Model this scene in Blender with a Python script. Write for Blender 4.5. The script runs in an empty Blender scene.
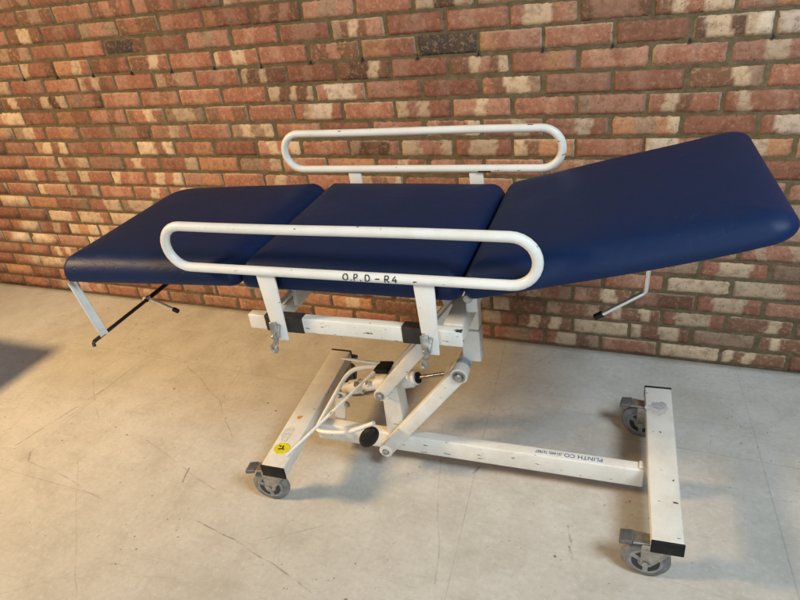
import bpy, bmesh, math, random
from mathutils import Vector, Matrix, noise as mnoise
random.seed(11)
S = bpy.context.scene
C = S.collection
R = math.radians

# ------------------------------------------------------------------ camera
cd = bpy.data.cameras.new('camera'); cam = bpy.data.objects.new('camera', cd); C.objects.link(cam)
cd.sensor_width = 36.0; cd.lens = 36.0 * 631.5 / 800.0; cd.clip_start = .02; cd.clip_end = 200
rt = Vector((0.9250045, 0.3613867, -0.1173300)); dn = Vector((0.0881415, -0.5044687, -0.8589193)); fw = Vector((-0.3695914, 0.7841626, -0.4984890))
M = Matrix((( rt.x, -dn.x, -fw.x, 2.887), (rt.y, -dn.y, -fw.y, -2.258), (rt.z, -dn.z, -fw.z, 1.592), (0, 0, 0, 1)))
cam.matrix_world = M
S.camera = cam

# ------------------------------------------------------------------ world, lamps, exposure
w = bpy.data.worlds.new('World'); S.world = w; w.use_nodes = True
bgn = w.node_tree.nodes['Background']
bgn.inputs[0].default_value = (.80, .90, 1.0, 1); bgn.inputs[1].default_value = .05

def lamp(name, loc, target, size, power, col, shape='DISK'):
    l = bpy.data.lights.new(name, 'AREA'); o = bpy.data.objects.new(name, l); C.objects.link(o)
    l.shape = shape; l.size = size; l.energy = power; l.color = col
    o.location = loc
    o.rotation_euler = (Vector(target) - Vector(loc)).to_track_quat('-Z', 'Y').to_euler()
    return o
wl = lamp('warm_lamp', (-2.0, -2.75, 3.0), (1.35, -.42, -.35), .75, 58, (1.0, .665, .31)); wl.data.spread = R(78)
lamp('cool_lamp', (4.4, -2.15, 3.1), (3.0, -1.1, .3), 1.0, 96, (.80, .93, 1.0))
fl = lamp('front_fill', (2.6, -6.2, 1.5), (2.2, -.7, .7), 2.6, 82, (.80, .91, 1.0), 'SQUARE')  # soft cool fill added behind the camera to brighten the near cushion edges

S.view_settings.view_transform = 'Standard'; S.view_settings.look = 'None'
S.view_settings.exposure = .08; S.view_settings.gamma = 1
S.render.engine = 'CYCLES'

# ------------------------------------------------------------------ node helpers
class NT:
    def __init__(s, name):
        m = bpy.data.materials.new(name); m.use_nodes = True
        s.m = m; s.t = m.node_tree; s.b = s.t.nodes['Principled BSDF']
    def n(s, kind, ins=None, **kw):
        nd = s.t.nodes.new(kind)
        for k, v in kw.items(): setattr(nd, k, v)
        for k, v in (ins or {}).items():
            if isinstance(v, bpy.types.NodeSocket): s.t.links.new(v, nd.inputs[k])
            else: nd.inputs[k].default_value = v
        return nd
    def math(s, op, a, b=0.0, c=None, clamp=False):
        i = {0: a, 1: b}
        if c is not None: i[2] = c
        return s.n('ShaderNodeMath', i, operation=op, use_clamp=clamp).outputs[0]
    def mix(s, fac, a, b, blend='MIX'):
        nd = s.t.nodes.new('ShaderNodeMix'); nd.data_type = 'RGBA'; nd.blend_type = blend
        for k, v in ((0, fac), (6, a), (7, b)):
            if isinstance(v, bpy.types.NodeSocket): s.t.links.new(v, nd.inputs[k])
            else: nd.inputs[k].default_value = v if k == 0 or len(v) == 4 else (*v, 1)
        return nd.outputs[2]
    def ramp(s, fac, stops, interp='LINEAR'):
        nd = s.n('ShaderNodeValToRGB', {0: fac}); r = nd.color_ramp; r.interpolation = interp
        while len(r.elements) < len(stops): r.elements.new(.5)
        for e, (p, c) in zip(r.elements, stops):
            e.position = p; e.color = (c, c, c, 1) if not hasattr(c, '__len__') else (*c, 1)
        return nd.outputs[0]
    def noise(s, vec, scale, detail=4, rough=.55, dist=0):
        return s.n('ShaderNodeTexNoise', {'Vector': vec, 'Scale': scale, 'Detail': detail, 'Roughness': rough, 'Distortion': dist}).outputs[0]
    def bump(s, h, strength, dist):
        return s.n('ShaderNodeBump', {'Height': h, 'Strength': strength, 'Distance': dist}).outputs[0]
    def set(s, **kw):
        for k, v in kw.items():
            k = k.replace('_', ' ')
            if isinstance(v, bpy.types.NodeSocket): s.t.links.new(v, s.b.inputs[k])
            else: s.b.inputs[k].default_value = v if not hasattr(v, '__len__') or len(v) == 4 or k == 'Normal' else (*v, 1)
        return s.m
    def obj(s): return s.n('ShaderNodeTexCoord').outputs['Object']

def paint(name, col, rough=.42, chips=0.0, dirt=.5):
    t = NT(name); v = t.obj()
    n1 = t.noise(v, 9, 6, .65); n2 = t.noise(v, 70, 3)
    c = t.mix(t.ramp(n1, [(.42, 0), (.75, dirt)]), col, tuple(x * y for x, y in zip(col, (.72, .66, .56))))
    c = t.mix(t.ramp(n2, [(.55, 0), (.8, .25 * dirt)]), c, tuple(x * .6 for x in col))
    sp = t.noise(v, 160, 2, .5)
    c = t.mix(t.ramp(sp, [(.745, 0), (.77, .6)]), c, (.16, .12, .09))
    if chips:
        q = t.noise(t.n('ShaderNodeMapping', {'Vector': v, 'Scale': (16, 30, 60)}).outputs[0], 1.6, 4, .6)
        c = t.mix(t.ramp(q, [(.685 - .08 * chips, 0), (.70 - .08 * chips, 1)]), c, (.05, .035, .03))
    return t.set(Base_Color=c, Roughness=t.ramp(n1, [(.3, rough - .06), (.7, rough + .12)]), Normal=t.bump(n2, .08, .002))
def plain(name, col, rough=.5, metal=0, nscale=40, var=.35, bump=.1):
    t = NT(name); v = t.obj(); n1 = t.noise(v, nscale, 5, .6)
    c = t.mix(t.ramp(n1, [(.35, 0), (.7, 1)]), col, tuple(x * (1 - var) for x in col))
    return t.set(Base_Color=c, Roughness=t.ramp(n1, [(.3, max(.05, rough - .08)), (.7, rough + .1)]), Metallic=metal, Normal=t.bump(n1, bump, .002))

WHITE = paint('cream_enamel', (.74, .727, .68), chips=.12, dirt=.65)
CHIPPED = paint('chipped_cream_enamel', (.76, .74, .68), chips=.7)
RAILWHITE = paint('rail_enamel', (.76, .755, .72), rough=.36, dirt=.4, chips=.1)
BLACK = plain('black_plastic', (.008, .008, .010), .5)
BLACK.node_tree.nodes['Principled BSDF'].inputs['Specular IOR Level'].default_value = .25
RUBBER = plain('dark_rubber_sleeve', (.028, .022, .02), .7)
STEEL = plain('zinc_plated_steel', (.50, .49, .46), .42, .85, 60, .45, .25)
CHROME = plain('chrome', (.80, .80, .81), .28, .85, 60, .12, .05)
DARKSTEEL = plain('dark_steel', (.07, .07, .075), .4, .7)
GREYRUBBER = plain('grey_rubber', (.21, .21, .21), .7, 0, 38, .5, .3)
GREYPLASTIC = plain('grey_nylon', (.29, .295, .305), .5, 0, 45, .45)
BLUEINK = plain('blue_print', (.05, .16, .42), .6, 0, 300, .4)
MARKER = plain('black_marker', (.012, .012, .013), .55)
YELLOW = plain('yellow_sticker', (.74, .66, .02), .5, 0, 60, .25)
ORANGE = plain('orange_sticker', (.75, .32, .06), .6)
RESIDUE = plain('sticker_residue', (.60, .565, .53), .85, 0, 60, .3)
SMUDGE = plain('grey_smudge', (.44, .43, .43), .8, 0, 90, .35)

PEDAL = plain('worn_grey_pedal', (.16, .16, .165), .5, .3, 60, .4)
def leather():
    t = NT('navy_vinyl'); v = t.obj()
    n1 = t.noise(v, 5, 5, .6); g = t.noise(v, 420, 2, .5); wv = t.noise(v, 26, 4, .55, .6)
    c = t.mix(t.ramp(n1, [(.35, 0), (.72, 1)]), (.0040, .0165, .069), (.0060, .0185, .060))
    c = t.mix(t.ramp(t.noise(v, 34, 6, .7), [(.66, 0), (.78, .35)]), c, (.055, .065, .10))
    cr = t.noise(t.n('ShaderNodeMapping', {'Vector': v, 'Scale': (3, 9, 4), 'Rotation': (0, 0, .5)}).outputs[0], 1.4, 3, .6, 1.2)
    crease = t.ramp(cr, [(.485, 0), (.50, 1), (.515, 0)])
    sc = t.noise(t.n('ShaderNodeMapping', {'Vector': v, 'Scale': (30, 4, 8), 'Rotation': (0, 0, .9)}).outputs[0], 1.5, 4, .7)
    c = t.mix(t.ramp(sc, [(.66, 0), (.76, .22)]), c, (.06, .07, .10))
    c = t.mix(t.ramp(t.noise(v, 190, 2), [(.73, 0), (.77, .35)]), c, (.12, .12, .13))
    h = t.math('SUBTRACT', t.math('ADD', t.math('MULTIPLY', g, .25), t.math('MULTIPLY', wv, 1.0)), t.math('MULTIPLY', crease, .35))
    return t.set(Base_Color=c, Roughness=t.ramp(n1, [(.3, .46), (.75, .58)]), Specular_IOR_Level=.21, Normal=t.bump(h, .24, .004))
NAVY = leather()

def brick_mat():
    t = NT('fletton_bricks')
    uv = t.n('ShaderNodeUVMap', uv_map='brick').outputs[0]
    at = t.n('ShaderNodeAttribute', attribute_name='rnd').outputs['Color']
    pos = t.obj()
    su = t.n('ShaderNodeSeparateXYZ', {0: uv}); sr = t.n('ShaderNodeSeparateColor', {0: at})
    u, vv = su.outputs[0], su.outputs[1]; r1, r2, r3 = sr.outputs[0], sr.outputs[1], sr.outputs[2]
    nz = t.noise(pos, 26, 5, .65); nf = t.noise(pos, 130, 4, .7)
    # kiss-mark bands across each brick, edges broken up by noise, slightly slanted
    ux = t.math('ADD', u, t.math('MULTIPLY', t.math('SUBTRACT', nz, .5), .20))
    ux = t.math('ADD', ux, t.math('MULTIPLY', t.math('SUBTRACT', vv, .5), t.math('MULTIPLY', t.math('SUBTRACT', r3, .5), .16)))
    nb = t.math('ADD', 2.2, t.math('MULTIPLY', r3, 2.6))
    warp = t.math('MULTIPLY', t.math('SINE', t.math('ADD', t.math('MULTIPLY', ux, 7.0), t.math('MULTIPLY', r1, 20.0))), .42)
    idx = t.math('FLOOR', t.math('ADD', t.math('ADD', t.math('MULTIPLY', ux, nb), warp), t.math('MULTIPLY', r2, 7.0)))
    wn = t.n('ShaderNodeTexWhiteNoise', {'Vector': t.n('ShaderNodeCombineXYZ', {0: idx, 1: r1, 2: r2}).outputs[0]}, noise_dimensions='3D').outputs[0]
    band = t.ramp(wn, [(0, (.325, .150, .105)), (.22, (.390, .220, .160)), (.40, (.210, .100, .065)), (.54, (.480, .360, .250)), (.68, (.365, .190, .130)), (.80, (.140, .080, .050)), (.87, (.470, .300, .205)), (.95, (.600, .500, .390))], 'CONSTANT')
    solid = t.ramp(r2, [(0, (.345, .145, .095)), (.25, (.380, .178, .118)), (.5, (.415, .220, .148)), (.68, (.430, .270, .175)), (.8, (.290, .130, .092)), (.90, (.470, .330, .230)), (.97, (.230, .110, .070))])
    c = t.mix(t.math('GREATER_THAN', r3, .40), solid, band)
    # overrides painted by vertex colour (particular bricks of this wall)
    ov = t.n('ShaderNodeAttribute', attribute_name='over')
    c = t.mix(t.math('SUBTRACT', 1.0, t.math('LESS_THAN', ov.outputs['Alpha'], .5)), c, ov.outputs['Color'])
    # pale arrises on many bricks
    e = t.math('MINIMUM', t.math('MULTIPLY', t.math('MINIMUM', u, t.math('SUBTRACT', 1.0, u)), 3.2), t.math('MINIMUM', vv, t.math('SUBTRACT', 1.0, vv)))
    e = t.math('ADD', e, t.math('MULTIPLY', t.math('SUBTRACT', nf, .5), .22))
    em = t.math('MULTIPLY', t.ramp(e, [(.02, 1), (.11, 0)]), t.math('GREATER_THAN', t.math('FRACT', t.math('MULTIPLY', r1, 7.31)), .55))
    c = t.mix(t.math('MULTIPLY', em, .75), c, (.52, .42, .30))
    c = t.mix(t.ramp(nz, [(.34, .55), (.52, 0)]), c, (.15, .08, .05))
    nm = t.noise(pos, 58, 5, .7, .5)
    c = t.mix(t.ramp(nm, [(.52, 0), (.66, .48)]), c, (.56, .40, .27))
    c = t.mix(t.ramp(nm, [(.34, .42), (.46, 0)]), c, (.19, .085, .055))
    c = t.mix(t.ramp(nf, [(.56, 0), (.78, .55)]), c, (.52, .42, .32))
    c = t.mix(t.ramp(nf, [(.26, .6), (.40, 0)]), c, (.10, .055, .035))
    vo = t.n('ShaderNodeTexVoronoi', {'Vector': pos, 'Scale': 120.0, 'Randomness': 1.0})
    pit = t.math('MULTIPLY', t.math('LESS_THAN', t.math('ADD', vo.outputs['Distance'], t.math('MULTIPLY', nf, .35)), .40), t.math('GREATER_THAN', t.n('ShaderNodeSeparateColor', {0: vo.outputs['Color']}).outputs[0], t.math('ADD', .80, t.math('MULTIPLY', r1, .2))))
    c = t.mix(t.math('MULTIPLY', pit, .8), c, (.03, .02, .015))
    big = t.noise(pos, 1.3, 3)
    c = t.mix(t.ramp(big, [(.35, 0), (.7, .22)]), c, (.30, .20, .13))
    c = t.mix(1.0, c, t.ramp(t.math('FRACT', t.math('MULTIPLY', t.math('ADD', r1, r2), 13.7)), [(0, (.66, .60, .58)), (.45, (.93, .86, .82)), (1, (1.16, 1.07, 1.0))]), 'MULTIPLY')
    h = t.math('SUBTRACT', t.math('ADD', nf, t.math('MULTIPLY', nz, .8)), t.math('MULTIPLY', pit, 1.2))
    return t.set(Base_Color=c, Roughness=.88, Specular_IOR_Level=.25, Normal=t.bump(h, .55, .006))
def mortar_mat():
    t = NT('sandy_mortar'); v = t.obj()
    n1 = t.noise(v, 30, 5, .65); n2 = t.noise(v, 260, 3, .7)
    c = t.ramp(n1, [(.3, (.110, .082, .044)), (.55, (.165, .128, .074)), (.75, (.225, .182, .115))])
    c = t.mix(t.ramp(n2, [(.35, .45), (.6, 0)]), c, (.09, .065, .035))
    return t.set(Base_Color=c, Roughness=.95, Specular_IOR_Level=.15, Normal=t.bump(t.math('ADD', n1, t.math('MULTIPLY', n2, .7)), .8, .006))

def floor_mat():
    t = NT('scuffed_painted_floor'); v = t.obj()
    big = t.noise(v, 1.1, 4, .6); mid = t.noise(v, 6.5, 6, .68); fine = t.noise(v, 60, 4, .65)
    c = t.ramp(big, [(.3, (.495, .478, .438)), (.55, (.540, .525, .490)), (.75, (.570, .560, .53))])
    c = t.mix(t.ramp(mid, [(.36, .42), (.56, 0)]), c, (.37, .345, .30))
    c = t.mix(t.ramp(mid, [(.58, 0), (.78, .45)]), c, (.64, .625, .59))
    c = t.mix(t.ramp(fine, [(.53, 0), (.70, .38)]), c, (.37, .35, .31))
    c = t.mix(t.ramp(fine, [(.32, .35), (.46, 0)]), c, (.66, .65, .62))
    gr = t.noise(v, 210, 3, .6)
    c = t.mix(t.ramp(gr, [(.60, 0), (.74, .35)]), c, (.30, .28, .25))
    # brushed smears, two directions
    for sc, rot, k in (((2.2, 22, 1), .5, .34), ((1.6, 15, 1), -1.1, .28), ((3, 30, 1), 1.9, .25), ((3.5, 42, 1), .05, .38), ((6, 70, 1), .1, .34), ((5, 60, 1), 2.5, .22)):
        mp = t.n('ShaderNodeMapping', {'Vector': v, 'Scale': sc, 'Rotation': (0, 0, rot)}).outputs[0]
        s_ = t.noise(mp, 1.0, 5, .7, .4)
        c = t.mix(t.ramp(s_, [(.60, 0), (.74, k)]), c, (.33, .305, .27))
    # sparse dark specks, in clusters
    spk = t.ramp(t.noise(v, 2.7, 3, .6), [(.44, .12), (.60, .85)])
    for sc, thr, rad in ((17.0, .84, .085), (48.0, .93, .14), (9.0, .80, .040), (85.0, .94, .2)):
        wv = t.n('ShaderNodeVectorMath', {0: v, 1: t.n('ShaderNodeVectorMath', {0: t.n('ShaderNodeTexNoise', {'Vector': v, 'Scale': 90.0}).outputs['Color'], 1: (.012, .012, 0)}, operation='MULTIPLY').outputs[0]}, operation='ADD').outputs[0]
        vo = t.n('ShaderNodeTexVoronoi', {'Vector': wv, 'Scale': sc})
        cl = t.n('ShaderNodeSeparateColor', {0: vo.outputs['Color']}).outputs[0]
        c = t.mix(t.math('MULTIPLY', t.math('MULTIPLY', t.math('LESS_THAN', vo.outputs['Distance'], rad), t.math('GREATER_THAN', cl, thr)), spk), c, (.13, .11, .09))
    # scratches: helper group (distance to a segment)
    g = bpy.data.node_groups.new('scratch', 'ShaderNodeTree')
    for nm, ty, io in (('P', 'NodeSocketVector', 'INPUT'), ('A', 'NodeSocketVector', 'INPUT'), ('D', 'NodeSocketVector', 'INPUT'), ('L', 'NodeSocketFloat', 'INPUT'), ('W', 'NodeSocketFloat', 'INPUT'), ('Mask', 'NodeSocketFloat', 'OUTPUT')):
        g.interface.new_socket(nm, in_out=io, socket_type=ty)
    gi = g.nodes.new('NodeGroupInput'); go = g.nodes.new('NodeGroupOutput')
    def vm(op, a, b=None):
        q = g.nodes.new('ShaderNodeVectorMath'); q.operation = op; g.links.new(a, q.inputs[0])
        if b is not None: g.links.new(b, q.inputs[1])
        return q
    def mt(op, a, b=None, c_=None, clamp=False):
        q = g.nodes.new('ShaderNodeMath'); q.operation = op; q.use_clamp = clamp
        for i, x in enumerate((a, b, c_)):
            if x is None: continue
            if isinstance(x, bpy.types.NodeSocket): g.links.new(x, q.inputs[i])
            else: q.inputs[i].default_value = x
        return q.outputs[0]
    pa = vm('SUBTRACT', gi.outputs['P'], gi.outputs['A']).outputs[0]
    dt = vm('DOT_PRODUCT', pa, gi.outputs['D']).outputs['Value']
    cr = vm('LENGTH', vm('CROSS_PRODUCT', pa, gi.outputs['D']).outputs[0]).outputs['Value']
    inl = mt('MULTIPLY', mt('GREATER_THAN', dt, 0.0), mt('LESS_THAN', dt, gi.outputs['L']))
    g.links.new(mt('MULTIPLY', inl, mt('SUBTRACT', 1.0, mt('DIVIDE', cr, gi.outputs['W']), clamp=True)), go.inputs['Mask'])
    wob = t.n('ShaderNodeVectorMath', {0: t.n('ShaderNodeTexNoise', {'Vector': v, 'Scale': 5.0}).outputs['Color'], 1: (.035, .035, 0)}, operation='MULTIPLY').outputs[0]
    flat = t.n('ShaderNodeVectorMath', {0: t.n('ShaderNodeVectorMath', {0: v, 1: wob}, operation='ADD').outputs[0], 1: (1, 1, 0)}, operation='MULTIPLY').outputs[0]
    flat0 = t.n('ShaderNodeVectorMath', {0: v, 1: (1, 1, 0)}, operation='MULTIPLY').outputs[0]
    brk = t.ramp(t.noise(v, 14, 4, .7), [(.40, .0), (.56, 1)])
    def scratch(a, b, wd, k, p=flat, off=.0175):
        a = Vector((*a, 0)) + Vector((off, off, 0)); b = Vector((*b, 0)) + Vector((off, off, 0)); d = b - a
        nd = t.n('ShaderNodeGroup', {}); nd.node_tree = g
        t.t.links.new(p, nd.inputs['P']); nd.inputs['A'].default_value = a; nd.inputs['D'].default_value = d.normalized()
        nd.inputs['L'].default_value = d.length; nd.inputs['W'].default_value = wd
        return t.math('MULTIPLY', nd.outputs['Mask'], k)
    tot = None
    rr = random.Random(5)
    segs = [((.56, -1.12), (.66, -.72), .004, .9), ((.64, -.95), (.69, -.44), .003, .7), ((1.52, -1.23), (1.74, -1.265), .0032, .9), ((1.72, -1.26), (2.06, -1.35), .0035, .9), ((2.71, -.92), (2.73, -.985), .005, 1.0), ((2.725, -1.0), (2.74, -1.05), .005, 1.0), ((.90, -.46), (1.24, -.67), .003, .7), ((1.24, -.67), (1.43, -.84), .003, .7), ((1.10, -.95), (1.53, -1.10), .003, .5), ((1.39, -1.10), (1.37, -1.03), .005, 1.0), ((.66, -1.13), (.70, -1.17), .006, 1.0), ((.70, -1.17), (1.15, -1.24), .003, .6), ((.48, -.62), (.82, -.93), .003, .5), ((2.38, -.80), (2.40, -.74), .006, .9)]
    for i in range(26):
        x, y = rr.uniform(-.1, 3.6), rr.uniform(-1.85, -.15); an = rr.uniform(0, 6.28); L = rr.uniform(.12, .7)
        segs.append(((x, y), (x + L * math.cos(an), y + L * math.sin(an)), rr.uniform(.0016, .0032), rr.uniform(.2, .55)))
    for a, b, wd, k in segs:
        s_ = scratch(a, b, wd, k); tot = s_ if tot is None else t.math('MAXIMUM', tot, s_)
    c = t.mix(t.math('MULTIPLY', t.math('MULTIPLY', tot, brk), .92), c, (.19, .155, .12))
    st_ = t.noise(v, 2.1, 5, .7, .8)
    c = t.mix(t.ramp(st_, [(.54, 0), (.68, .36)]), c, (.35, .32, .275))
    # sheet seams
    sm = None
    for a, b in (((2.56, -2.6), (2.31, -.02)), ((3.46, -2.6), (3.21, -.02)), ((.64, -2.6), (.68, -.02)), ((-1.5, -1.21), (1.13, -1.235)), ((-1.5, -.42), (4.6, -.54))):
        s_ = scratch(a, b, .0026, .50, flat0, 0); sm = s_ if sm is None else t.math('MAXIMUM', sm, s_)
    c = t.mix(t.math('MULTIPLY', sm, t.ramp(t.noise(v, 3.0, 3), [(.35, .15), (.6, 1)])), c, (.20, .18, .155))
    # old dirt collected along the foot of the wall
    dy = t.math('MULTIPLY', t.n('ShaderNodeSeparateXYZ', {0: v}).outputs[1], -1.0)
    dirt = t.ramp(t.math('ADD', dy, t.math('MULTIPLY', mid, .03)), [(.016, .75), (.045, 0)])
    c = t.mix(dirt, c, (.20, .16, .12))
    return t.set(Base_Color=c, Roughness=t.ramp(mid, [(.3, .62), (.7, .42)]), Specular_IOR_Level=.35, Normal=t.bump(t.math('ADD', mid, t.math('MULTIPLY', fine, .3)), .12, .006))

# ------------------------------------------------------------------ mesh helpers
class MB:
    def __init__(s): s.bm = bmesh.new()
    def box(s, lo, hi, bevel=.002, mat=None):
        vs = [(x, y, z) for x in (lo[0], hi[0]) for y in (lo[1], hi[1]) for z in (lo[2], hi[2])]
        return s.hexa([vs[0], vs[4], vs[6], vs[2], vs[1], vs[5], vs[7], vs[3]], bevel, mat)
    def hexa(s, p, bevel=.002, mat=None):      # 4 bottom + 4 top points
        v = [s.bm.verts.new(mat @ Vector(q) if mat else Vector(q)) for q in p]
        fs = [s.bm.faces.new([v[i] for i in f]) for f in ((3, 2, 1, 0), (4, 5, 6, 7), (0, 1, 5, 4), (1, 2, 6, 5), (2, 3, 7, 6), (3, 0, 4, 7))]
        if bevel:
            es = list({e for f in fs for e in f.edges})
            bmesh.ops.bevel(s.bm, geom=es, offset=bevel, segments=3, affect='EDGES', profile=.5)
        return s
    def bar(s, a, b, wd, ht, up=(0, 0, 1), bevel=.002, wd2=None):   # box section from a to b, wd sideways, ht along up
        a, b = Vector(a), Vector(b); d = (b - a).normalized(); u = Vector(up); sd = d.cross(u).normalized(); u = sd.cross(d)
        w2 = wd if wd2 is None else wd2
        pts = []
        for sy in (-.5, .5):
            for c, ww, sx in ((a, wd, -.5), (b, w2, -.5), (b, w2, .5), (a, wd, .5)):
                pts.append(c + sd * ww * sx + u * ht * sy)
        return s.hexa(pts, bevel)
    def tube(s, pts, r, n=16, closed=False, cap=True, rs=None):
        pts = [Vector(p) for p in pts]; m = len(pts); rings = []
        t0 = (pts[1] - pts[0]).normalized()
        ref = Vector((0, 0, 1)) if abs(t0.z) < .9 else Vector((1, 0, 0))
        nrm = (ref - t0 * ref.dot(t0)).normalized()
        for i, p in enumerate(pts):
            if closed: tg = (pts[(i + 1) % m] - pts[i - 1]).normalized()
            else: tg = (pts[min(i + 1, m - 1)] - pts[max(i - 1, 0)]).normalized()
            nrm = (nrm - tg * nrm.dot(tg)).normalized(); bn = tg.cross(nrm)
            rr = rs[i] if rs else r
            rings.append([s.bm.verts.new(p + (nrm * math.cos(k * 2 * math.pi / n) + bn * math.sin(k * 2 * math.pi / n)) * rr) for k in range(n)])
        for i in range(m if closed else m - 1):
            A, B = rings[i], rings[(i + 1) % m]
            for k in range(n): s.bm.faces.new((A[k], A[(k + 1) % n], B[(k + 1) % n], B[k]))
        if cap and not closed:
            s.bm.faces.new(rings[0][::-1]); s.bm.faces.new(rings[-1])
        return s
    def lathe(s, prof, org, axis, n=32):       # prof: (distance along axis, radius)
        ax = Vector(axis).normalized(); ref = Vector((0, 0, 1)) if abs(ax.z) < .9 else Vector((1, 0, 0))
        x = (ref - ax * ref.dot(ax)).normalized(); y = ax.cross(x); org = Vector(org); rings = []
        for d, r in prof:
            rings.append([s.bm.verts.new(org + ax * d + (x * math.cos(k * 2 * math.pi / n) + y * math.sin(k * 2 * math.pi / n)) * max(r, 1e-4)) for k in range(n)])
        for A, B in zip(rings, rings[1:]):
            for k in range(n): s.bm.faces.new((A[k], A[(k + 1) % n], B[(k + 1) % n], B[k]))
        s.bm.faces.new(rings[0][::-1]); s.bm.faces.new(rings[-1])
        return s
    def cyl(s, a, b, r, n=24, bev=.0015):
        a, b = Vector(a), Vector(b); L = (b - a).length
        return s.lathe([(0, r - bev), (bev, r), (L - bev, r), (L, r - bev)], a, b - a, n)
    def disk(s, c, rx, ry, ang, th=.0008, n=40, seed=None):
        rr = random.Random(seed)
        ph = [rr.uniform(0, 6.28) for _ in range(3)]
        top, bot = [], []
        for k in range(n):
            a = k * 2 * math.pi / n; f = 1 if seed is None else 1 + .16 * math.sin(2 * a + ph[0]) + .12 * math.sin(3 * a + ph[1]) + .07 * math.sin(7 * a + ph[2])
            x, y = rx * f * math.cos(a), ry * f * math.sin(a)
            q = Vector(c) + Vector((x * math.cos(ang) - y * math.sin(ang), x * math.sin(ang) + y * math.cos(ang), 0))
            bot.append(s.bm.verts.new(q)); top.append(s.bm.verts.new(q + Vector((0, 0, th))))
        s.bm.faces.new(top); s.bm.faces.new(bot[::-1])
        for k in range(n): s.bm.faces.new((bot[k], bot[(k + 1) % n], top[(k + 1) % n], top[k]))
        return s
    def build(s, name, mat, parent=None, smooth=True, label=None):
        me = bpy.data.meshes.new(name); bmesh.ops.recalc_face_normals(s.bm, faces=s.bm.faces)
        s.bm.to_mesh(me); s.bm.free(); me.materials.append(mat)
        o = bpy.data.objects.new(name, me); C.objects.link(o)
        if parent: o.parent = parent
        if smooth:
            me.shade_smooth()
            try: me.set_sharp_from_angle(angle=R(35))
            except Exception: pass
        if label: o['label'] = label
        return o

# ------------------------------------------------------------------ floor (setting)
fb = MB(); fb.box((-9, -9, -.12), (13, .0, 0), 0)
flo = fb.build('floor', floor_mat(), smooth=False); flo['kind'] = 'structure'

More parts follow.
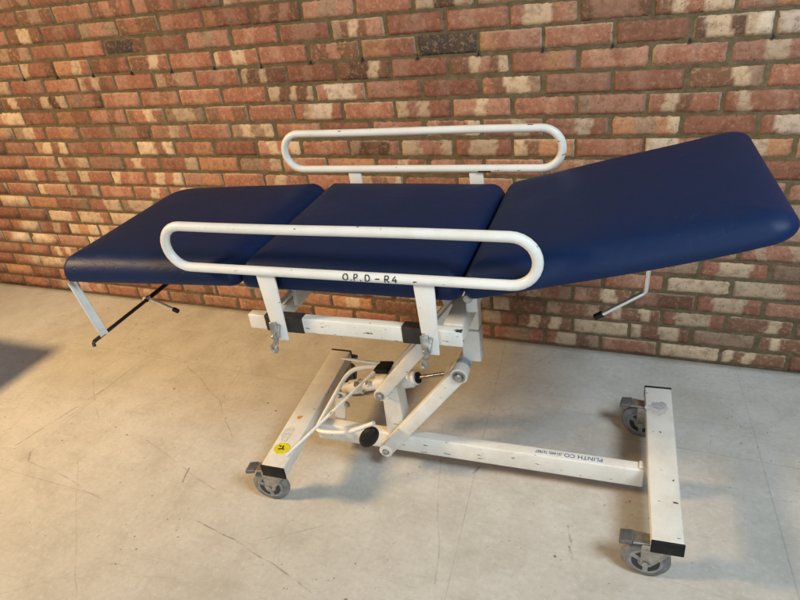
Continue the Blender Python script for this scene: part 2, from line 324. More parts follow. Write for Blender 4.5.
# ------------------------------------------------------------------ brick wall
def make_wall():
    root_bm = MB(); root_bm.box((-4.5, 0.0050, -.12), (8.5, .22, 2.85), 0)
    wall = root_bm.build('brick_wall', mortar_mat(), smooth=False)
    wall['label'] = 'bare red and cream brick wall with sandy mortar behind the blue couch'; wall['category'] = 'wall'
    bm = bmesh.new(); uvl = bm.loops.layers.uv.new('brick')
    cl = bm.loops.layers.float_color.new('rnd'); ol = bm.loops.layers.float_color.new('over')
    PAL = {'r': (.345, .150, .098), 'p': (.405, .220, .155), 'c': (.60, .475, .33), 'w': (.68, .59, .475), 'd': (.105, .060, .038), 'b': (.195, .098, .060), 'k': (.050, .048, .050), 'o': (.46, .24, .13), 's': (.33, .235, .165)}
    OVER = make_over()
    rr = random.Random(3)
    def disp(x, z, s): return mnoise.noise(Vector((x * s, z * s, 3.1)))
    for row in range(-1, 38):
        zc = row * .075 + .0375
        offx = 0 if row % 2 == 0 else .1125      # the plugs sit under the perpends of row 16
        for k in range(-20, 38):
            x0 = k * .225 + offx
            mg = .0055 + rr.uniform(-.0012, .0018)
            a, b = x0 + mg + rr.uniform(-.002, .002), x0 + .225 - mg + rr.uniform(-.002, .002)
            z0, z1 = zc - .0325 + rr.uniform(-.0012, .0014), zc + .0325 + rr.uniform(-.0014, .0012)
            r1, r2, r3 = rr.random(), rr.random(), rr.random()
            tilt = rr.uniform(-.0015, .0015); prow = rr.uniform(-.0018, .0018)
            key = (row, k); pat = OVER.get(key)
            near = -.4 < x0 < 4.6 and zc < 1.75
            nx, nz = (20, 5) if near else (4, 2)
            grid = []
            for j in range(nz + 1):
                ln = []
                for i in range(nx + 1):
                    fu, fv = i / nx, j / nz
                    x = a + (b - a) * fu; z = z0 + (z1 - z0) * fv
                    edge = min(fu * (b - a), (1 - fu) * (b - a), fv * (z1 - z0), (1 - fv) * (z1 - z0))
                    y = prow + tilt * (fu - .5)
                    if near:
                        nn = disp(x, z, 60) * .0022 + disp(x, z, 150) * .0012
                        if edge < .001:
                            y += .0055 + nn
                            x += disp(x + 5, z, 55) * .0028; z += disp(x, z + 5, 55) * .0024
                        else: y += nn * .5 + .0012 * max(0, 1 - edge / .02)
                    elif edge < .001: y += .004
                    ln.append(bm.verts.new((x, y - .0005, z)))
                grid.append(ln)
            # skirt back into the mortar
            ring = [grid[0][i] for i in range(nx + 1)] + [grid[j][nx] for j in range(1, nz + 1)] + [grid[nz][i] for i in range(nx - 1, -1, -1)] + [grid[j][0] for j in range(nz - 1, 0, -1)]
            back = [bm.verts.new((v.co.x, .03, v.co.z)) for v in ring]
            fs = []
            for j in range(nz):
                for i in range(nx):
                    f = bm.faces.new((grid[j][i], grid[j][i + 1], grid[j + 1][i + 1], grid[j + 1][i])); fs.append(f)
            for i in range(len(ring)):
                f = bm.faces.new((ring[i - 1], back[i - 1], back[i], ring[i])); fs.append(f)
            for f in fs:
                f.smooth = True
                for lp in f.loops:
                    co = lp.vert.co
                    u_, v_ = min(1, max(0, (co.x - a) / (b - a))), min(1, max(0, (co.z - z0) / (z1 - z0)))
                    lp[uvl].uv = (u_, v_); lp[cl] = (r1, r2, r3, 1)
                    if pat:
                        uu = min(.999, max(0, u_ + .016 * disp(co.x, co.z, 45) + .012 * disp(co.x, co.z, 130) + (r3 - .5) * .12 * (v_ - .5)))
                        col = PAL[pat[int(uu * len(pat))]]; lp[ol] = (*col, 1)
                    else: lp[ol] = (0, 0, 0, 0)
    me = bpy.data.meshes.new('brickwork'); bm.to_mesh(me); bm.free(); me.materials.append(brick_mat())
    o = bpy.data.objects.new('brickwork', me); C.objects.link(o); o.parent = wall
    for k in range(-1, 18):
        m = MB(); x = k * .225 + random.uniform(-.004, .004)
        m.lathe([(-.012, .0042), (-.001, .0044), (.002, .0050), (.004, .0040), (.0045, .0015)], (x, 0, 1.199 + random.uniform(-.004, .002)), (0.1, -1, -.25), 14)
        m.box((x - .0013, .001, 1.203), (x + .0013, .009, 1.211), .0005)
        m.build('wall_plug', DARKSTEEL, wall)
    return wall
BRICK_ROWS = {   # bricks seen in the picture: course -> (first brick, one code of kiss-mark bands per brick)
    19: (0, 'bsb rrp bpbr pbr srs'), 18: (0, 'bcb rpr sps brbb prr orpr bpbpb psp rr cdc'),
    17: (-1, 'sbs rrp rrpr kkkb prpr psp rprr rppr sbcbpp rpr rprr rccrp bppppb bcrcc psoo'),
    16: (0, 'crrb oocr brbr bbcr rpr crrccrr rprr bbpbb or k orpp rrrprrr rr dccdcw wpp'),
    15: (-1, 'rp rrpp crcbr prr sbsp rpr cbbcbbb rrprrr bddcb prr bbcpbc rrroop rpprpp prrprr pppccpr'),
    14: (-1, 'bcbb bcdc psppb rpp rprp rpr rr ccbbcbbc pwwwp pppr rprr rbccs pp rprr bbbcs rr'),
    13: (-2, 'pcc rprr or rpbp brcb sccs brb rr rcwwr rrpr cpcrr ppcpp rrpr spppp rcbrr rcrrpr'),
    12: (-1, 'scr rrop prp spb ppcp rrp scsc rop rr pr pbrc rrcr rpwr oossoc rrr rwwrr'),
    11: (-1, 'pcbc pr rpo ccbc ro rrr pcrc rpr sdbdp ccppc rccr cbooo rrpr wp wco'),
    10: (-1, 'rrp crpcc pps rcrr rrc oo sspc pr poo rrcrb ppbr rr - - - rr'),
    9: (-3, 'rr pcr rcr crr crpr rcrc po rrr pcpr'), 8: (-2, 'rp cppp crpc rpr rrcr pcr'),
    7: (-3, 'ccc ooo rrps rrcc sccc'), 6: (-3, 'rr rrpr cccr cccr cc'), 5: (-4, 'rr rcc prcr coc crc - - - - - - - - - - - ps rccr sss'),
    4: (-4, 'rp rwwc cwcr ppp cc - - - - - - - - - - - rpr ccc cccp'),
    3: (-4, 'ppp rsr rcrcr - - - - - - opr - - - bbr rcprs pbcb ppbbb rccr'),
    2: (-4, 'rr ppc cccs - - - - - - oc opor - pcr - cbb sbbs rcbbcb rcccr bbbcb'),
    1: (-4, 'oo rpr rcr - - - - - - rop oco - scr scr bcbcb ccc cbbccb sss bcbbcb'),
    0: (-3, 'rrr rcr - - - - - - - oop - - bsr rssr rccbs prrrp ccc cbcbbb rccc'),
}
def make_over():
    return {(row, k0 + i): p for row, (k0, txt) in BRICK_ROWS.items() for i, p in enumerate(txt.split()) if p != '-'}
make_wall()

# ------------------------------------------------------------------ examination couch
couch = bpy.data.objects.new('examination_couch', None); C.objects.link(couch)
couch.location = (2.3, -.737, 0); couch.rotation_euler = (0, 0, .045)
couch['label'] = 'navy blue padded examination couch on a cream steel lifting frame with castors'; couch['category'] = 'examination couch'

# --- padded cushions
def cushion(L, W, radii, taper=0):
    """rounded slab, u from 0 to L, v from -W/2 to W/2, bottom at 0; radii: (u0v0, u1v0, u1v1, u0v1)"""
    prof = [(.10, 0), (.03, 0), (.010, .0005), (.003, .004), (.0, .011), (.0, .022), (.003, .034), (.009, .045), (.018, .0545), (.030, .0615), (.046, .0662), (.075, .0690), (.12, .0705), (.19, .0715)]
    bm = MB(); rings = []; NS = 10
    def outline(ins):
        pts = []
        x0, x1, y0, y1 = ins, L - ins, -W / 2 + ins, W / 2 - ins
        cs = [(x0, y0, radii[0], 180), (x1, y0, radii[1], 270), (x1, y1, radii[2], 0), (x0, y1, radii[3], 90)]
        for x, y, r, a0 in cs:
            r = max(.004, r - ins * .75)
            cx = x + r if x == x0 else x - r; cy = y + r if y == y0 else y - r
            for k in range(NS + 1):
                a = R(a0 + 90 * k / NS); pts.append((cx + r * math.cos(a), cy + r * math.sin(a)))
        out = []
        for i, p in enumerate(pts):                       # fill straight runs evenly
            q = pts[(i + 1) % len(pts)]; out.append(p)
            if i % (NS + 1) == NS:
                for k in range(1, 14): out.append((p[0] + (q[0] - p[0]) * k / 14, p[1] + (q[1] - p[1]) * k / 14))
        return out
    for ins, z in prof:
        rings.append([bm.bm.verts.new((x, y, z * (1.15 if taper else 1.21) + taper * .022 * max(0, x / L) ** 5 * (1 - z / .075) - taper * .008 * max(0, x / L) ** 4 * (z / .07) + .0016 * mnoise.noise(Vector((x * 6, y * 6, z * 9))) * (1 if z > .02 else .3))) for x, y in outline(ins)])
    for A, B in zip(rings, rings[1:]):
        for k in range(len(A)): bm.bm.faces.new((A[k], A[(k + 1) % len(A)], B[(k + 1) % len(A)], B[k]))
    bm.bm.faces.new(rings[0][::-1])
    c = bm.bm.verts.new((L / 2, 0, .0825 if taper else .0868)); A = rings[-1]
    for k in range(len(A)): bm.bm.faces.new((A[k], A[(k + 1) % len(A)], c))
    return bm
PIV_L, PIV_R = -.458, .158
W = .618
leg_ang, head_ang = 2.3, 14.2
b = cushion(.632, W, (.035, .028, .03, .095)); o = b.build('cushion', NAVY, couch, label='leg end cushion')
o.data.transform(Matrix.Translation((-.635, 0, 0))); o.location = (PIV_L, 0, .823); o.rotation_euler = (0, -R(leg_ang), 0)
b = cushion(PIV_R - PIV_L - .008, W, (.03, .03, .03, .03)); o = b.build('cushion', NAVY, couch, label='middle seat cushion'); o.location = (PIV_L + .004, 0, .823)
b = cushion(.678, W, (.03, .055, .05, .045), 1); [setattr(q.co, 'x', q.co.x - q.co.y * .045 * max(0, q.co.x / .68)) for q in b.bm.verts]; o = b.build('cushion', NAVY, couch, label='raised head end cushion'); o.location = (PIV_R + .006, 0, .826); o.rotation_euler = (0, -R(head_ang), 0)
# support boards and tubes under the cushions
m = MB(); m.box((PIV_L + .04, -.25, .811), (PIV_R - .03, .25, .8225), .002); m.build('support_board', BLACK, couch)
def rotp(x, y, z, px, pz, ang):
    c, s_ = math.cos(R(ang)), math.sin(R(ang)); return (px + x * c - z * s_, y, pz + x * s_ + z * c)
m = MB(); m.bar(rotp(-.60, 0, -.007, PIV_L, .823, leg_ang), rotp(-.04, 0, -.007, PIV_L, .823, leg_ang), .50, .012); m.build('support_board', BLACK, couch)
m = MB(); m.bar(rotp(.05, 0, -.007, PIV_R, .826, head_ang), rotp(.62, 0, -.007, PIV_R, .826, head_ang), .48, .012); m.build('support_board', BLACK, couch)
for v in (-.2, .2):
    m = MB(); m.bar((PIV_L + .02, v, .797), (PIV_R - .01, v, .797), .025, .025); m.build('support_tube', WHITE, couch)
    m = MB(); m.bar(rotp(.03, v, -.027, PIV_R, .826, head_ang), rotp(.5, v, -.027, PIV_R, .826, head_ang), .025, .025); m.build('support_tube', WHITE, couch)
    m = MB(); m.bar(rotp(-.5, v, -.027, PIV_L, .823, leg_ang), rotp(-.03, v, -.027, PIV_L, .823, leg_ang), .025, .025); m.build('support_tube', WHITE, couch)

# --- upper frame: two long members, two cross members
for v in (-.3, .3):
    m = MB(); m.box((-.452, v - .0135, .698), (.152, v + .0135, .744), .004); m.build('frame_rail', CHIPPED, couch)
m = MB(); m.box((.098, -.2855, .7005), (.150, .2855, .7465), .004); m.build('cross_member', WHITE, couch)
m = MB(); m.box((-.40, -.2855, .7005), (-.36, .2855, .742), .004); m.build('cross_member', WHITE, couch)
for u, v in ((-.352, -.235), (-.352, .235)):
    m = MB(); m.bar((u - .03, v, .735), (u + .02, v, .788), .035, .006, (1, 0, -1), .001); m.bar((u + .02, v, .745), (u + .02, v, .797), .03, .012, (1, 0, 0), .002)
    m.build('riser_bracket', WHITE, couch)
m = MB(); m.cyl((PIV_R, -.26, .806), (PIV_R, .26, .806), .012); m.build('hinge_tube', STEEL, couch)
m = MB(); m.cyl((PIV_L, -.26, .803), (PIV_L, .26, .803), .012); m.build('hinge_tube', STEEL, couch)
for v in (-.22, .22):
    m = MB(); m.bar((.158, v, .747), (.158, v, .806), .012, .03, (1, 0, 0)); m.build('hinge_bracket', WHITE, couch)
for u0, u1 in ((-.400, -.284), (-.004, .066)):
    m = MB(); m.box((u0, -.3155, .6965), (u1, -.2845, .7455), .003); m.build('rubber_sleeve', RUBBER, couch)
for u0, u1 in ((-.400, -.300), (.01, .09)):
    m = MB(); m.box((u0, .2845, .6965), (u1, .3155, .7455), .003); m.build('rubber_sleeve', RUBBER, couch)

# --- side rails (stadium loops)
def stadium(u0, u1, z0, z1, v, r, n=14):
    pts = []
    zc, h = (z0 + z1) / 2, (z1 - z0) / 2
    for k in range(n + 1):
        a = -math.pi / 2 + math.pi * k / n; pts.append((u1 - h + h * math.cos(a), v, zc + h * math.sin(a)))
    for k in range(1, 24): pts.append((u1 - h + (u0 + h - u1 + h) * k / 24, v, z1 + .0012 * math.sin(k * .26)))
    for k in range(n + 1):
        a = math.pi / 2 + math.pi * k / n; pts.append((u0 + h + h * math.cos(a), v, zc + h * math.sin(a)))
    for k in range(1, 24): pts.append((u0 + h + (u1 - h - u0 - h) * k / 24, v, z0))
    return pts
def side_rail(v, u0, u1, z0, z1, posts, label):
    m = MB(); m.tube(stadium(u0, u1, z0, z1, v, .0125), .0125, 18, closed=True)
    rail = m.build('side_rail', RAILWHITE, couch, label=label)
    sg = -1 if v < 0 else 1
    for (ut, wt), (ub, wb) in posts:
        m = MB(); m.bar((ut, v, z0 - .006), (ub, v, .686), .007, wt, (1, 0, 0), .0018)
        # bar() tapers sideways only; taper the visible width by hand
        bm = m.bm
        for vt in bm.verts:
            f = (z0 - .006 - vt.co.z) / (z0 - .006 - .686); c = ut + (ub - ut) * f
            vt.co.x = c + (vt.co.x - c) * (1 + (wb / wt - 1) * f)
        m.build('post', RAILWHITE, rail)
        # clamp: bent chrome latch and eye bolt on the outer face
        m = MB(); y = v + sg * .006
        m.bar((ub - .014, y, .744), (ub - .009, y + sg * .009, .698), .005, .022, (1, 0, 0), .0012)
        m.bar((ub + .002, y, .738), (ub - .010, y + sg * .014, .684), .005, .013, (1, 0, 0), .0012)
        m.tube([(ub - .010, y + sg * .012, .715), (ub - .004, y + sg * .014, .700), (ub - .012, y + sg * .015, .688), (ub - .018, y + sg * .014, .676)], .0056, 10)
        m.cyl((ub - .012, y - sg * .002, .705), (ub - .012, y + sg * .018, .705), .0065, 12)
        loop = [(ub - .018 + .010 * math.sin(a) * .8, y + sg * .014, .668 + .011 * math.cos(a)) for a in [k * 2 * math.pi / 14 for k in range(14)]]
        m.tube(loop, .0045, 8, closed=True)
        m.build('clamp', STEEL, rail)
    return rail
near = side_rail(-.335, -.630, .340, 0.8955, 1.0135, (((-.347, .054), (-.344, .040)), ((.077, .052), (.079, .038))), 'near side rail with hand written room number')
far = side_rail(.335, -.619, .317, .927, 1.051, (((-.368, .046), (-.366, .040)), ((.051, .046), (.053, .040))), None)
m = MB(); m.bar((.215, .331, 1.0630), (.232, .331, 1.0630), .005, .0012, (0, 0, 1), .0003); m.build('paint_chip', MARKER, far)
m = MB(); m.bar((.06, .3230, .921), (.10, .3230, .921), .003, .005, (0, 0, 1), .0003); m.build('paint_chip', MARKER, far)

# handwriting on the lower near tube: O.P.D - R4
def marker(parent):
    G = {'O': [[(.5, 1), (.15, .85), (0, .5), (.12, .12), (.5, 0), (.85, .15), (1, .5), (.85, .88), (.5, 1)]],
         'P': [[(.08, 0), (.1, 1)], [(.1, 1), (.7, .98), (.9, .75), (.7, .5), (.12, .46)]],
         'D': [[(.1, .02), (.1, 1)], [(.1, 1), (.65, .95), (.95, .6), (.85, .2), (.5, .0), (.1, .02)]],
         'R': [[(.08, 0), (.1, 1)], [(.1, 1), (.7, .98), (.88, .75), (.7, .52), (.12, .48)], [(.45, .5), (.9, 0)]],
         '4': [[(.6, 1), (.05, .35), (.95, .35)], [(.68, .65), (.66, 0)]],
         '.': [[(.3, .02), (.5, .08), (.4, .0)]], '-': [[(0, .45), (.95, .48)]]}
    m = MB(); rt_ = .0125; zc, vc = .8955, -.335; H = .0165
    pos = -.122
    for ch, wd, gap in (('O', .013, .005), ('.', .006, .004), ('P', .011, .004), ('.', .006, .008), ('D', .013, .014), ('-', .011, .012), ('R', .012, .007), ('4', .013, 0)):
        for st in G[ch]:
            pts = []
            for (a, b_), (c, d) in zip(st, st[1:]):
                for k in range(4): pts.append((a + (c - a) * k / 4, b_ + (d - b_) * k / 4))
            pts.append(st[-1]); P = []
            for x, y in pts:
                th = ((y - .5) * H + .0035) / rt_          # arc angle above the outward horizontal
                P.append((pos + x * wd, vc - math.cos(th) * (rt_ + .0001), zc + math.sin(th) * (rt_ + .0001)))
            m.tube(P, .00145, 6)
        pos += wd + gap
    m.build('handwriting', MARKER, parent)
marker(near)

# --- base: two end bars, spine, castors
def end_bar(fl, fr, nl, nr, ztop, h, label):
    m = MB(); z0 = ztop - h
    m.hexa([(*nl, z0), (*nr, z0), (*fr, z0), (*fl, z0), (*nl, ztop), (*nr, ztop), (*fr, ztop), (*fl, ztop)], .004)
    ob = m.build('base_bar', WHITE, couch, label=label)
    for (l, r_), sg in (((nl, nr), -1), ((fl, fr), 1)):
        m = MB(); l, r_ = Vector((*l, 0)), Vector((*r_, 0)); e = .0025
        q = [(l.x - .001, l.y + sg * .0005), (r_.x + .001, r_.y + sg * .0005), (r_.x + .001, r_.y + sg * .007), (l.x - .001, l.y + sg * .007)]
        if sg < 0: q = q[::-1]
        m.hexa([(*p_, z0 - .001) for p_ in q] + [(*p_, ztop + .0012) for p_ in q], .0025)
        m.build('end_cap', BLACK, ob)
    return ob
ZT, HB = .185, .042
lb = end_bar((-.578, .300), (-.494, .300), (-.541, -.338), (-.457, -.338), ZT, HB, None)
rb = end_bar((.602, .270), (.684, .272), (.624, -.358), (.703, -.356), ZT, HB, 'base bar with grey smudge')
m = MB(); m.box((-.479, -.076, .070), (.606, -.039, .140), .004); spine = m.build('base_beam', WHITE, couch)
m = MB(); m.box((.592, -.0700, .1405), (.604, -.0440, .149), .002); m.build('weld_bracket', WHITE, spine)
m = MB(); m.disk((.646, .178, ZT + .0009), .019, .021, .4, .0004, seed=4); m.build('smudge', SMUDGE, rb)
m = MB(); m.disk((.640, .158, ZT + .0002), .029, .032, .2, .0004, seed=8); m.build('smudge', RESIDUE, rb)
m = MB(); m.disk((-.507, -.258, ZT + .0002), .028, .026, 0); st = m.build('sticker', YELLOW, lb, label='round yellow sticker')
m = MB()
m.disk((-.511, -.262, ZT + .0012), .010, .003, .3, .0003, 12); m.disk((-.506, -.252, ZT + .0012), .003, .008, .2, .0003, 12); m.disk((-.517, -.250, ZT + .0012), .006, .0025, -.5, .0003, 12); m.disk((-.500, -.262, ZT + .0012), .0025, .004, 0, .0003, 12)
m.build('sticker_print', MARKER, st)
m = MB(); m.disk((-.519, -.105, ZT + .0002), .009, .008, 0, seed=2); m.build('sticker', ORANGE, lb, label='small orange sticker')
m = MB(); m.disk((-.523, -.19, ZT + .0002), .020, .032, .1, .0005, seed=6); m.build('label_residue', plain('old_label', (.66, .65, .62), .8, 0, 80, .3), lb)

def text(body, size, loc, rotz, parent, mat):
    cu = bpy.data.curves.new('lettering', 'FONT'); cu.body = body; cu.size = size; cu.extrude = .0002; cu.offset = size * .012; cu.space_character = 1.05
    ob = bpy.data.objects.new('tmp', cu); C.objects.link(ob)
    bpy.context.view_layer.update()
    me = bpy.data.meshes.new_from_object(ob.evaluated_get(bpy.context.evaluated_depsgraph_get())); bpy.data.objects.remove(ob)
    me.materials.clear(); me.materials.append(mat)
    o = bpy.data.objects.new('lettering', me); C.objects.link(o); o.parent = parent; o.location = loc; o.rotation_euler = (0, 0, rotz)
    return o
text('PLINTH CO.', .0215, (.489, -.0505, .1403), math.pi, spine, BLUEINK)
text('(01449) 767887', .0165, (.366, -.0515, .1403), math.pi, spine, BLUEINK).scale = (.72, 1, 1)

def castor(su, sv, ang, zt):
    """swivel point, direction in which the wheel trails (angle in the couch plane)"""
    r = .0635; th = .0135; trail = .046
    cs = MB(); d = Vector((math.cos(ang), math.sin(ang), 0)); sd = Vector((-d.y, d.x, 0)); P = Vector((su, sv, 0)); wc = P + d * trail + Vector((0, 0, r))
    cs.lathe([(0, .024), (.003, .026), (.009, .026), (.012, .020)], (su, sv, zt - .012), (0, 0, 1), 28)          # swivel head
    top = 2 * r + .005
    cs.hexa([tuple(P + d * a + sd * b_ + Vector((0, 0, z))) for z in (top - .001, top + .004) for a, b_ in ((-.026, -.021), (trail + .012, -.021), (trail + .012, .021), (-.026, .021))], .0012)
    for sg in (-1, 1):                                                                                          # fork cheeks, tapering to the axle
        o1, o2 = sd * sg * .0185, sd * sg * .0212
        prof = [(-.024, top), (trail + .014, top), (trail + .013, r - .008), (trail - .012, r - .010)]
        pts = [tuple(P + d * a + oo + Vector((0, 0, z))) for oo in (o1, o2) for a, z in prof]
        cs.hexa(pts, .0008)
        cs.cyl(wc + sd * sg * .021, wc + sd * sg * .027, .009, 16)
    body = cs.build('castor', STEEL, couch)
    w_ = MB(); ax = sd; org = wc - sd * th
    w_.lathe([(0, .041), (.0, .051), (.003, .058), (.008, r), (2 * th - .008, r), (2 * th - .003, .058), (2 * th, .051), (2 * th, .041)], org, ax, 44); w_.build('tyre', GREYRUBBER, body)
    h = MB(); h.lathe([(-.001, .039), (-.0015, .042), (.001, .0455), (2 * th - .001, .0455), (2 * th + .0015, .042), (2 * th + .001, .039)], org, ax, 36)
    h.lathe([(-.004, .012), (2 * th + .004, .012)], org, ax, 20)
    h.lathe([(-.0024, .010), (-.0024, .019), (-.0012, .0205), (2 * th + .0012, .0205), (2 * th + .0024, .019), (2 * th + .0024, .010)], org, ax, 28)
    for k in range(3):
        a = k * 2 * math.pi / 3 + .5; e = d * math.cos(a) + Vector((0, 0, math.sin(a)))
        h.bar(wc + e * .018, wc + e * .041, .014, 2 * th + .0036, tuple(sd), .001)
    h.build('wheel_hub', GREYPLASTIC, body)
    dk = MB(); dk.lathe([(-.0014, .036), (-.0010, .0365), (2 * th + .0010, .0365), (2 * th + .0014, .036)], org, ax, 30); dk.build('hub_recess', DARKSTEEL, body)
    p = MB(); z = top + .004
    p.hexa([tuple(P + d * a + sd * b_ + Vector((0, 0, zz))) for a, b_, zz in ((.022, -.016, z), (.082, -.020, z - .004), (.082, .020, z - .004), (.022, .016, z), (.022, -.016, z + .005), (.082, -.020, z + .003), (.082, .020, z + .003), (.022, .016, z + .005))], .0012)
    p.build('brake_plate', STEEL, body)
    t_ = MB()
    t_.hexa([tuple(P + d * a + sd * b_ + Vector((0, 0, zz))) for a, b_, zz in ((.083, -.021, z - .008), (.117, -.021, z - .014), (.117, .021, z - .014), (.083, .021, z - .008), (.083, -.021, z + .006), (.117, -.021, z), (.117, .021, z), (.083, .021, z + .006))], .003)
    for k in range(4):
        a = .089 + k * .006; t_.hexa([tuple(P + d * (a + q) + sd * b_ + Vector((0, 0, z + .0068 - (a - .083) * .2 + zz))) for zz in (-.003, .0008) for q, b_ in ((0, -.018), (.0025, -.018), (.0025, .018), (0, .018))], .0004)
    t_.build('brake_pedal', PEDAL, body)
    return body
ZB = ZT - HB
castor(.664, -.322, R(178), ZB)
castor(.645, .228, R(172), ZB)
castor(-.503, -.302, R(186), ZB)
castor(-.530, .235, R(80), ZB)

# --- lifting gear
m = MB()
col = [(-.208, -.074, .140), (-.140, -.074, .140), (-.140, -.010, .140), (-.208, -.010, .140), (-.204, -.074, .352), (-.150, -.074, .352), (-.150, -.010, .352), (-.204, -.010, .352)]
m.hexa(col, .004); m.build('column', WHITE, couch)
def hexbolt(mb, c, d, r):
    c, d = Vector(c), Vector(d).normalized()
    mb.lathe([(0, r * 1.25), (.002, r * 1.25)], c, d, 24); mb.lathe([(.002, r), (.008, r), (.010, r * .75)], c, d, 6)
# lower arm (front of the spine)
m = MB(); A, B = (-.205, -.098, .096), (.076, -.104, .455); m.bar(A, B, .034, .046, (-.78, 0, .62), .004)
m.cyl((-.205, -.117, .096), (-.205, -.0775, .096), .0235); m.cyl((.076, -.124, .455), (.076, -.085, .455), .026)
la = m.build('lift_arm', WHITE, couch)
m = MB(); hexbolt(m, (-.205, -.1165, .096), (0, -1, 0), .010); m.build('pivot_bolt', STEEL, la)
m = MB(); hexbolt(m, (.076, -.1235, .455), (0, -1, 0), .013); m.lathe([(0, .021), (.002, .021)], (.076, -.1235, .455), (0, -1, 0), 24); m.build('pivot_bolt', STEEL, la)
m = MB(); m.cyl((.076, -.085, .456), (.076, .12, .456), .021); m.build('pivot_tube', WHITE, couch)
m = MB(); m.cyl((.076, -.084, .456), (.076, -.0585, .456), .0225); m.build('pivot_collar', plain('blue_grey_bush', (.34, .42, .52), .4), couch)
# upper arms
m = MB(); m.bar((-.197, -.092, .330), (.086, -.098, .688), .030, .040, (-.78, 0, .62), .004); m.cyl((-.197, -.108, .330), (-.197, -.0755, .330), .0205); ua = m.build('lift_arm', WHITE, couch)
m = MB(); hexbolt(m, (-.197, -.1075, .330), (0, -1, 0), .0125); m.build('pivot_bolt', STEEL, ua)
m = MB(); m.bar((-.197, .012, .330), (.086, .012, .688), .022, .034, (-.78, 0, .62), .003); m.build('lift_arm', WHITE, couch)
m = MB(); m.cyl((.086, -.115, .688), (.086, .10, .688), .014); m.build('pivot_tube', STEEL, couch)
# carriage: box tube under the frame plus gussets
m = MB(); m.hexa([(.074, -.058, .466), (.129, -.058, .466), (.129, -.012, .466), (.074, -.012, .466), (.074, -.058, .575), (.129, -.058, .575), (.129, -.012, .575), (.074, -.012, .575)], .004); m.build('carriage_post', WHITE, couch)
m = MB(); m.hexa([(.076, -.052, .5755), (.127, -.052, .5755), (.127, -.014, .5755), (.076, -.014, .5755), (.080, -.046, .700), (.130, -.046, .700), (.130, -.014, .700), (.080, -.014, .700)], .003); m.build('carriage_upright', WHITE, couch)
m = MB(); q = [(.010, .698), (.094, .698), (.094, .508), (.074, .500)]
m.hexa([(a, -.044, z) for a, z in q] + [(a, -.038, z) for a, z in q], .001); m.build('gusset_plate', WHITE, couch)

# --- hydraulic ram
m = MB(); P0, P1 = Vector((-.395, .020, .232)), Vector((.012, -.005, .372)); dd = (P1 - P0)
def al(f): return tuple(P0 + dd * f)
m.lathe([(0, .016), (.004, .020), (.03, .020), (.034, .026), (.075, .026), (.08, .021), (.15, .021), (.154, .030), (.288, .030), (.294, .024), (.305, .024), (.308, .018)], P0, dd, 28)
ram = m.build('hydraulic_ram', WHITE, couch)
m = MB(); m.cyl(al(.70), al(1.0), .0065); m.build('piston_rod', plain('darkened_chrome_rod', (.32, .32, .33), .22, .9), ram)  # chrome, base colour darkened to imitate dark reflections
m = MB(); m.lathe([(0, .019), (.008, .019)], al(.708), dd, 20); m.build('rod_seal', BLACK, ram)
m = MB(); m.cyl((.012, -.03, .372), (.012, .03, .372), .016); m.bar((.012, 0, .372), (.072, 0, .45), .03, .02); m.build('rod_eye', WHITE, ram)
m = MB()
for x, y, z in ((-.33, -.012, .275), (-.29, -.014, .29)): m.cyl((x, y, z), (x, y + .012, z + .012), .007, 10)
m.cyl((-.30, -.012, .262), (-.30, -.028, .262), .006, 10)
m.build('pump_fitting', STEEL, ram)
# pump brackets between the ram and the spine
m = MB()
m.bar((-.405, -.030, .132), (-.380, -.030, .258), .006, .040, (1, 0, 0), .0015)
pb = m.build('pump_bracket', WHITE, couch)
m = MB(); hexbolt(m, (-.352, -.052, .226), (-.2, -1, .25), .009); hexbolt(m, (-.384, -.034, .245), (0, -1, 0), .007); m.build('bolt', STEEL, pb)

# --- foot pump bars
def smooth(pts, it=3):
    pts = [Vector(p) for p in pts]
    for _ in range(it):
        q = [pts[0]]
        for a, b_ in zip(pts, pts[1:]): q += [a * .75 + b_ * .25, a * .25 + b_ * .75]
        pts = q + [pts[-1]]
    return pts
m = MB(); m.tube(smooth([(-.225, .004, .362), (-.30, .003, .352), (-.354, .0, .325), (-.382, -.05, .278), (-.428, -.10, .200), (-.447, -.136, .166), (-.39, -.146, .176), (-.325, -.15, .190), (-.285, -.155, .212), (-.212, -.152, .252)]), .0078, 12)
ft = m.build('foot_lever', WHITE, couch)
m = MB(); m.tube([(-.374, .012, .372), (-.235, .012, .366)], .0048, 10); m.build('lever_rod', WHITE, ft)
m = MB(); m.tube([(-.476, -.288, .186), (-.236, -.018, .364)], .0052, 10); m.build('lever_rod', WHITE, ft)
m = MB(); m.hexa([(-.246, -.028, .350), (-.196, -.028, .356), (-.190, .026, .356), (-.240, .026, .350), (-.246, -.028, .368), (-.196, -.028, .374), (-.190, .026, .374), (-.240, .026, .368)], .004); m.build('lever_pad', BLACK, ft)
m = MB()
bmesh.ops.create_uvsphere(m.bm, u_segments=28, v_segments=16, radius=1)
mx = Matrix.Translation((-.234, -.160, .196)) @ Matrix.Rotation(R(-58), 4, 'Y') @ Matrix.Rotation(R(15), 4, 'X') @ Matrix.Diagonal((.050, .022, .029, 1))
m.bm.transform(mx); m.build('foot_pedal', BLACK, ft)

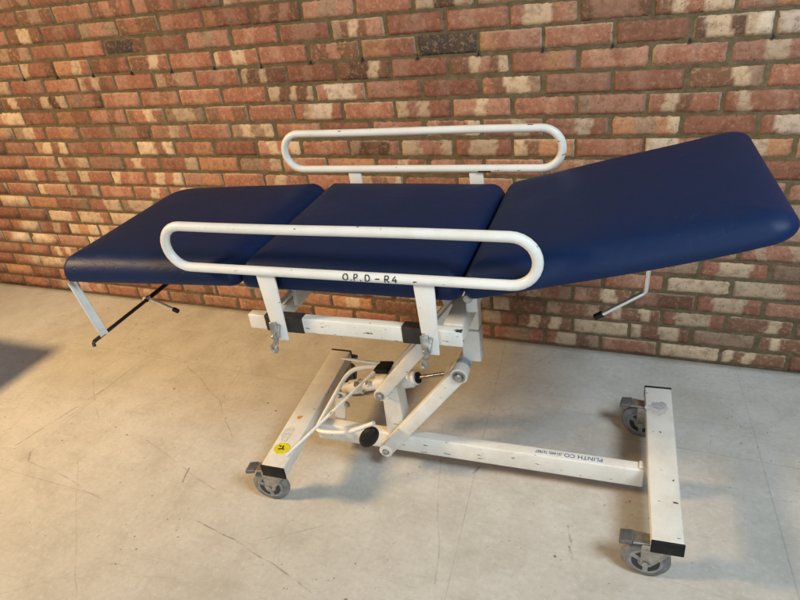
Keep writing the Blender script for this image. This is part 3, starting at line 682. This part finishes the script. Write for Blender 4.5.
# --- leg end mechanism and head end lever
m = MB(); m.bar((-1.083, -.279, .792), (-1.040, -.279, .598), .005, .020, (1, 0, 0), .001)
m.bar((-1.086, -.2905, .792), (-1.043, -.2905, .598), .018, .004, (1, 0, 0), .001); lm_ = m.build('leg_end_bracket', WHITE, couch)
m = MB(); m.bar((-1.083, .279, .792), (-1.040, .279, .598), .005, .020, (1, 0, 0), .001); m.build('leg_end_bracket', WHITE, couch)
m = MB(); m.tube([(-1.058, -.318, .592), (-1.058, .30, .592)], .0062, 12); m.tube([(-1.058, -.318, .592), (-1.058, -.322, .588), (-1.056, -.324, .578)], .0055, 10)
rod = m.build('release_rod', DARKSTEEL, couch)
m = MB(); m.tube([(-1.058, -.062, .592), (-1.058, .16, .594)], .0078, 12); m.build('rod_sleeve', BLACK, rod)
m = MB(); m.tube(smooth([(-1.062, -.052, .594), (-1.040, -.05, .590), (-.962, -.048, .556)], 2), .0058, 12); m.tube([(-1.062, -.060, .594), (-1.062, -.042, .594)], .011, 14); lv = m.build('release_handle', CHROME, rod)
m = MB(); m.cyl((-.964, -.048, .557), (-.944, -.048, .548), .0082, 14); m.build('handle_tip', BLACK, lv)
m = MB(); m.tube(smooth([(.568, -.15, .905), (.566, -.15, .800), (.562, -.15, .790), (.548, -.15, .780), (.468, -.15, .722)], 2), .0058, 12); lv = m.build('release_handle', CHROME, couch)
m = MB(); m.cyl((.470, -.15, .7235), (.451, -.15, .7105), .0082, 14); m.build('handle_tip', BLACK, lv)

# ------------------------------------------------------------------ unseen bench, added out of view only to shade the floor at the left
WOOD = plain('dark_stained_wood', (.12, .07, .04), .5, 0, 14, .5)
bench = bpy.data.objects.new('shadow_bench', None); C.objects.link(bench); bench.location = (-.64, -1.27, 0)
bench['label'] = 'unseen bench shape added to cast a floor shadow left of the blue couch'; bench['category'] = 'shadow caster'
m = MB(); m.box((-.60, -.50, .270), (.57, .53, .315), .006); m.build('seat', WOOD, bench)
for v in (-.44, .44):
    m = MB(); m.box((-.50, v - .012, .19), (.42, v + .012, .2695), .003); m.build('apron', WOOD, bench)
for u in (-.53, .45):
    for v in (-.44, .44):
        m = MB(); m.box((u - .025, v - .025, 0), (u + .025, v + .025, .2695), .004); m.build('leg', WOOD, bench)
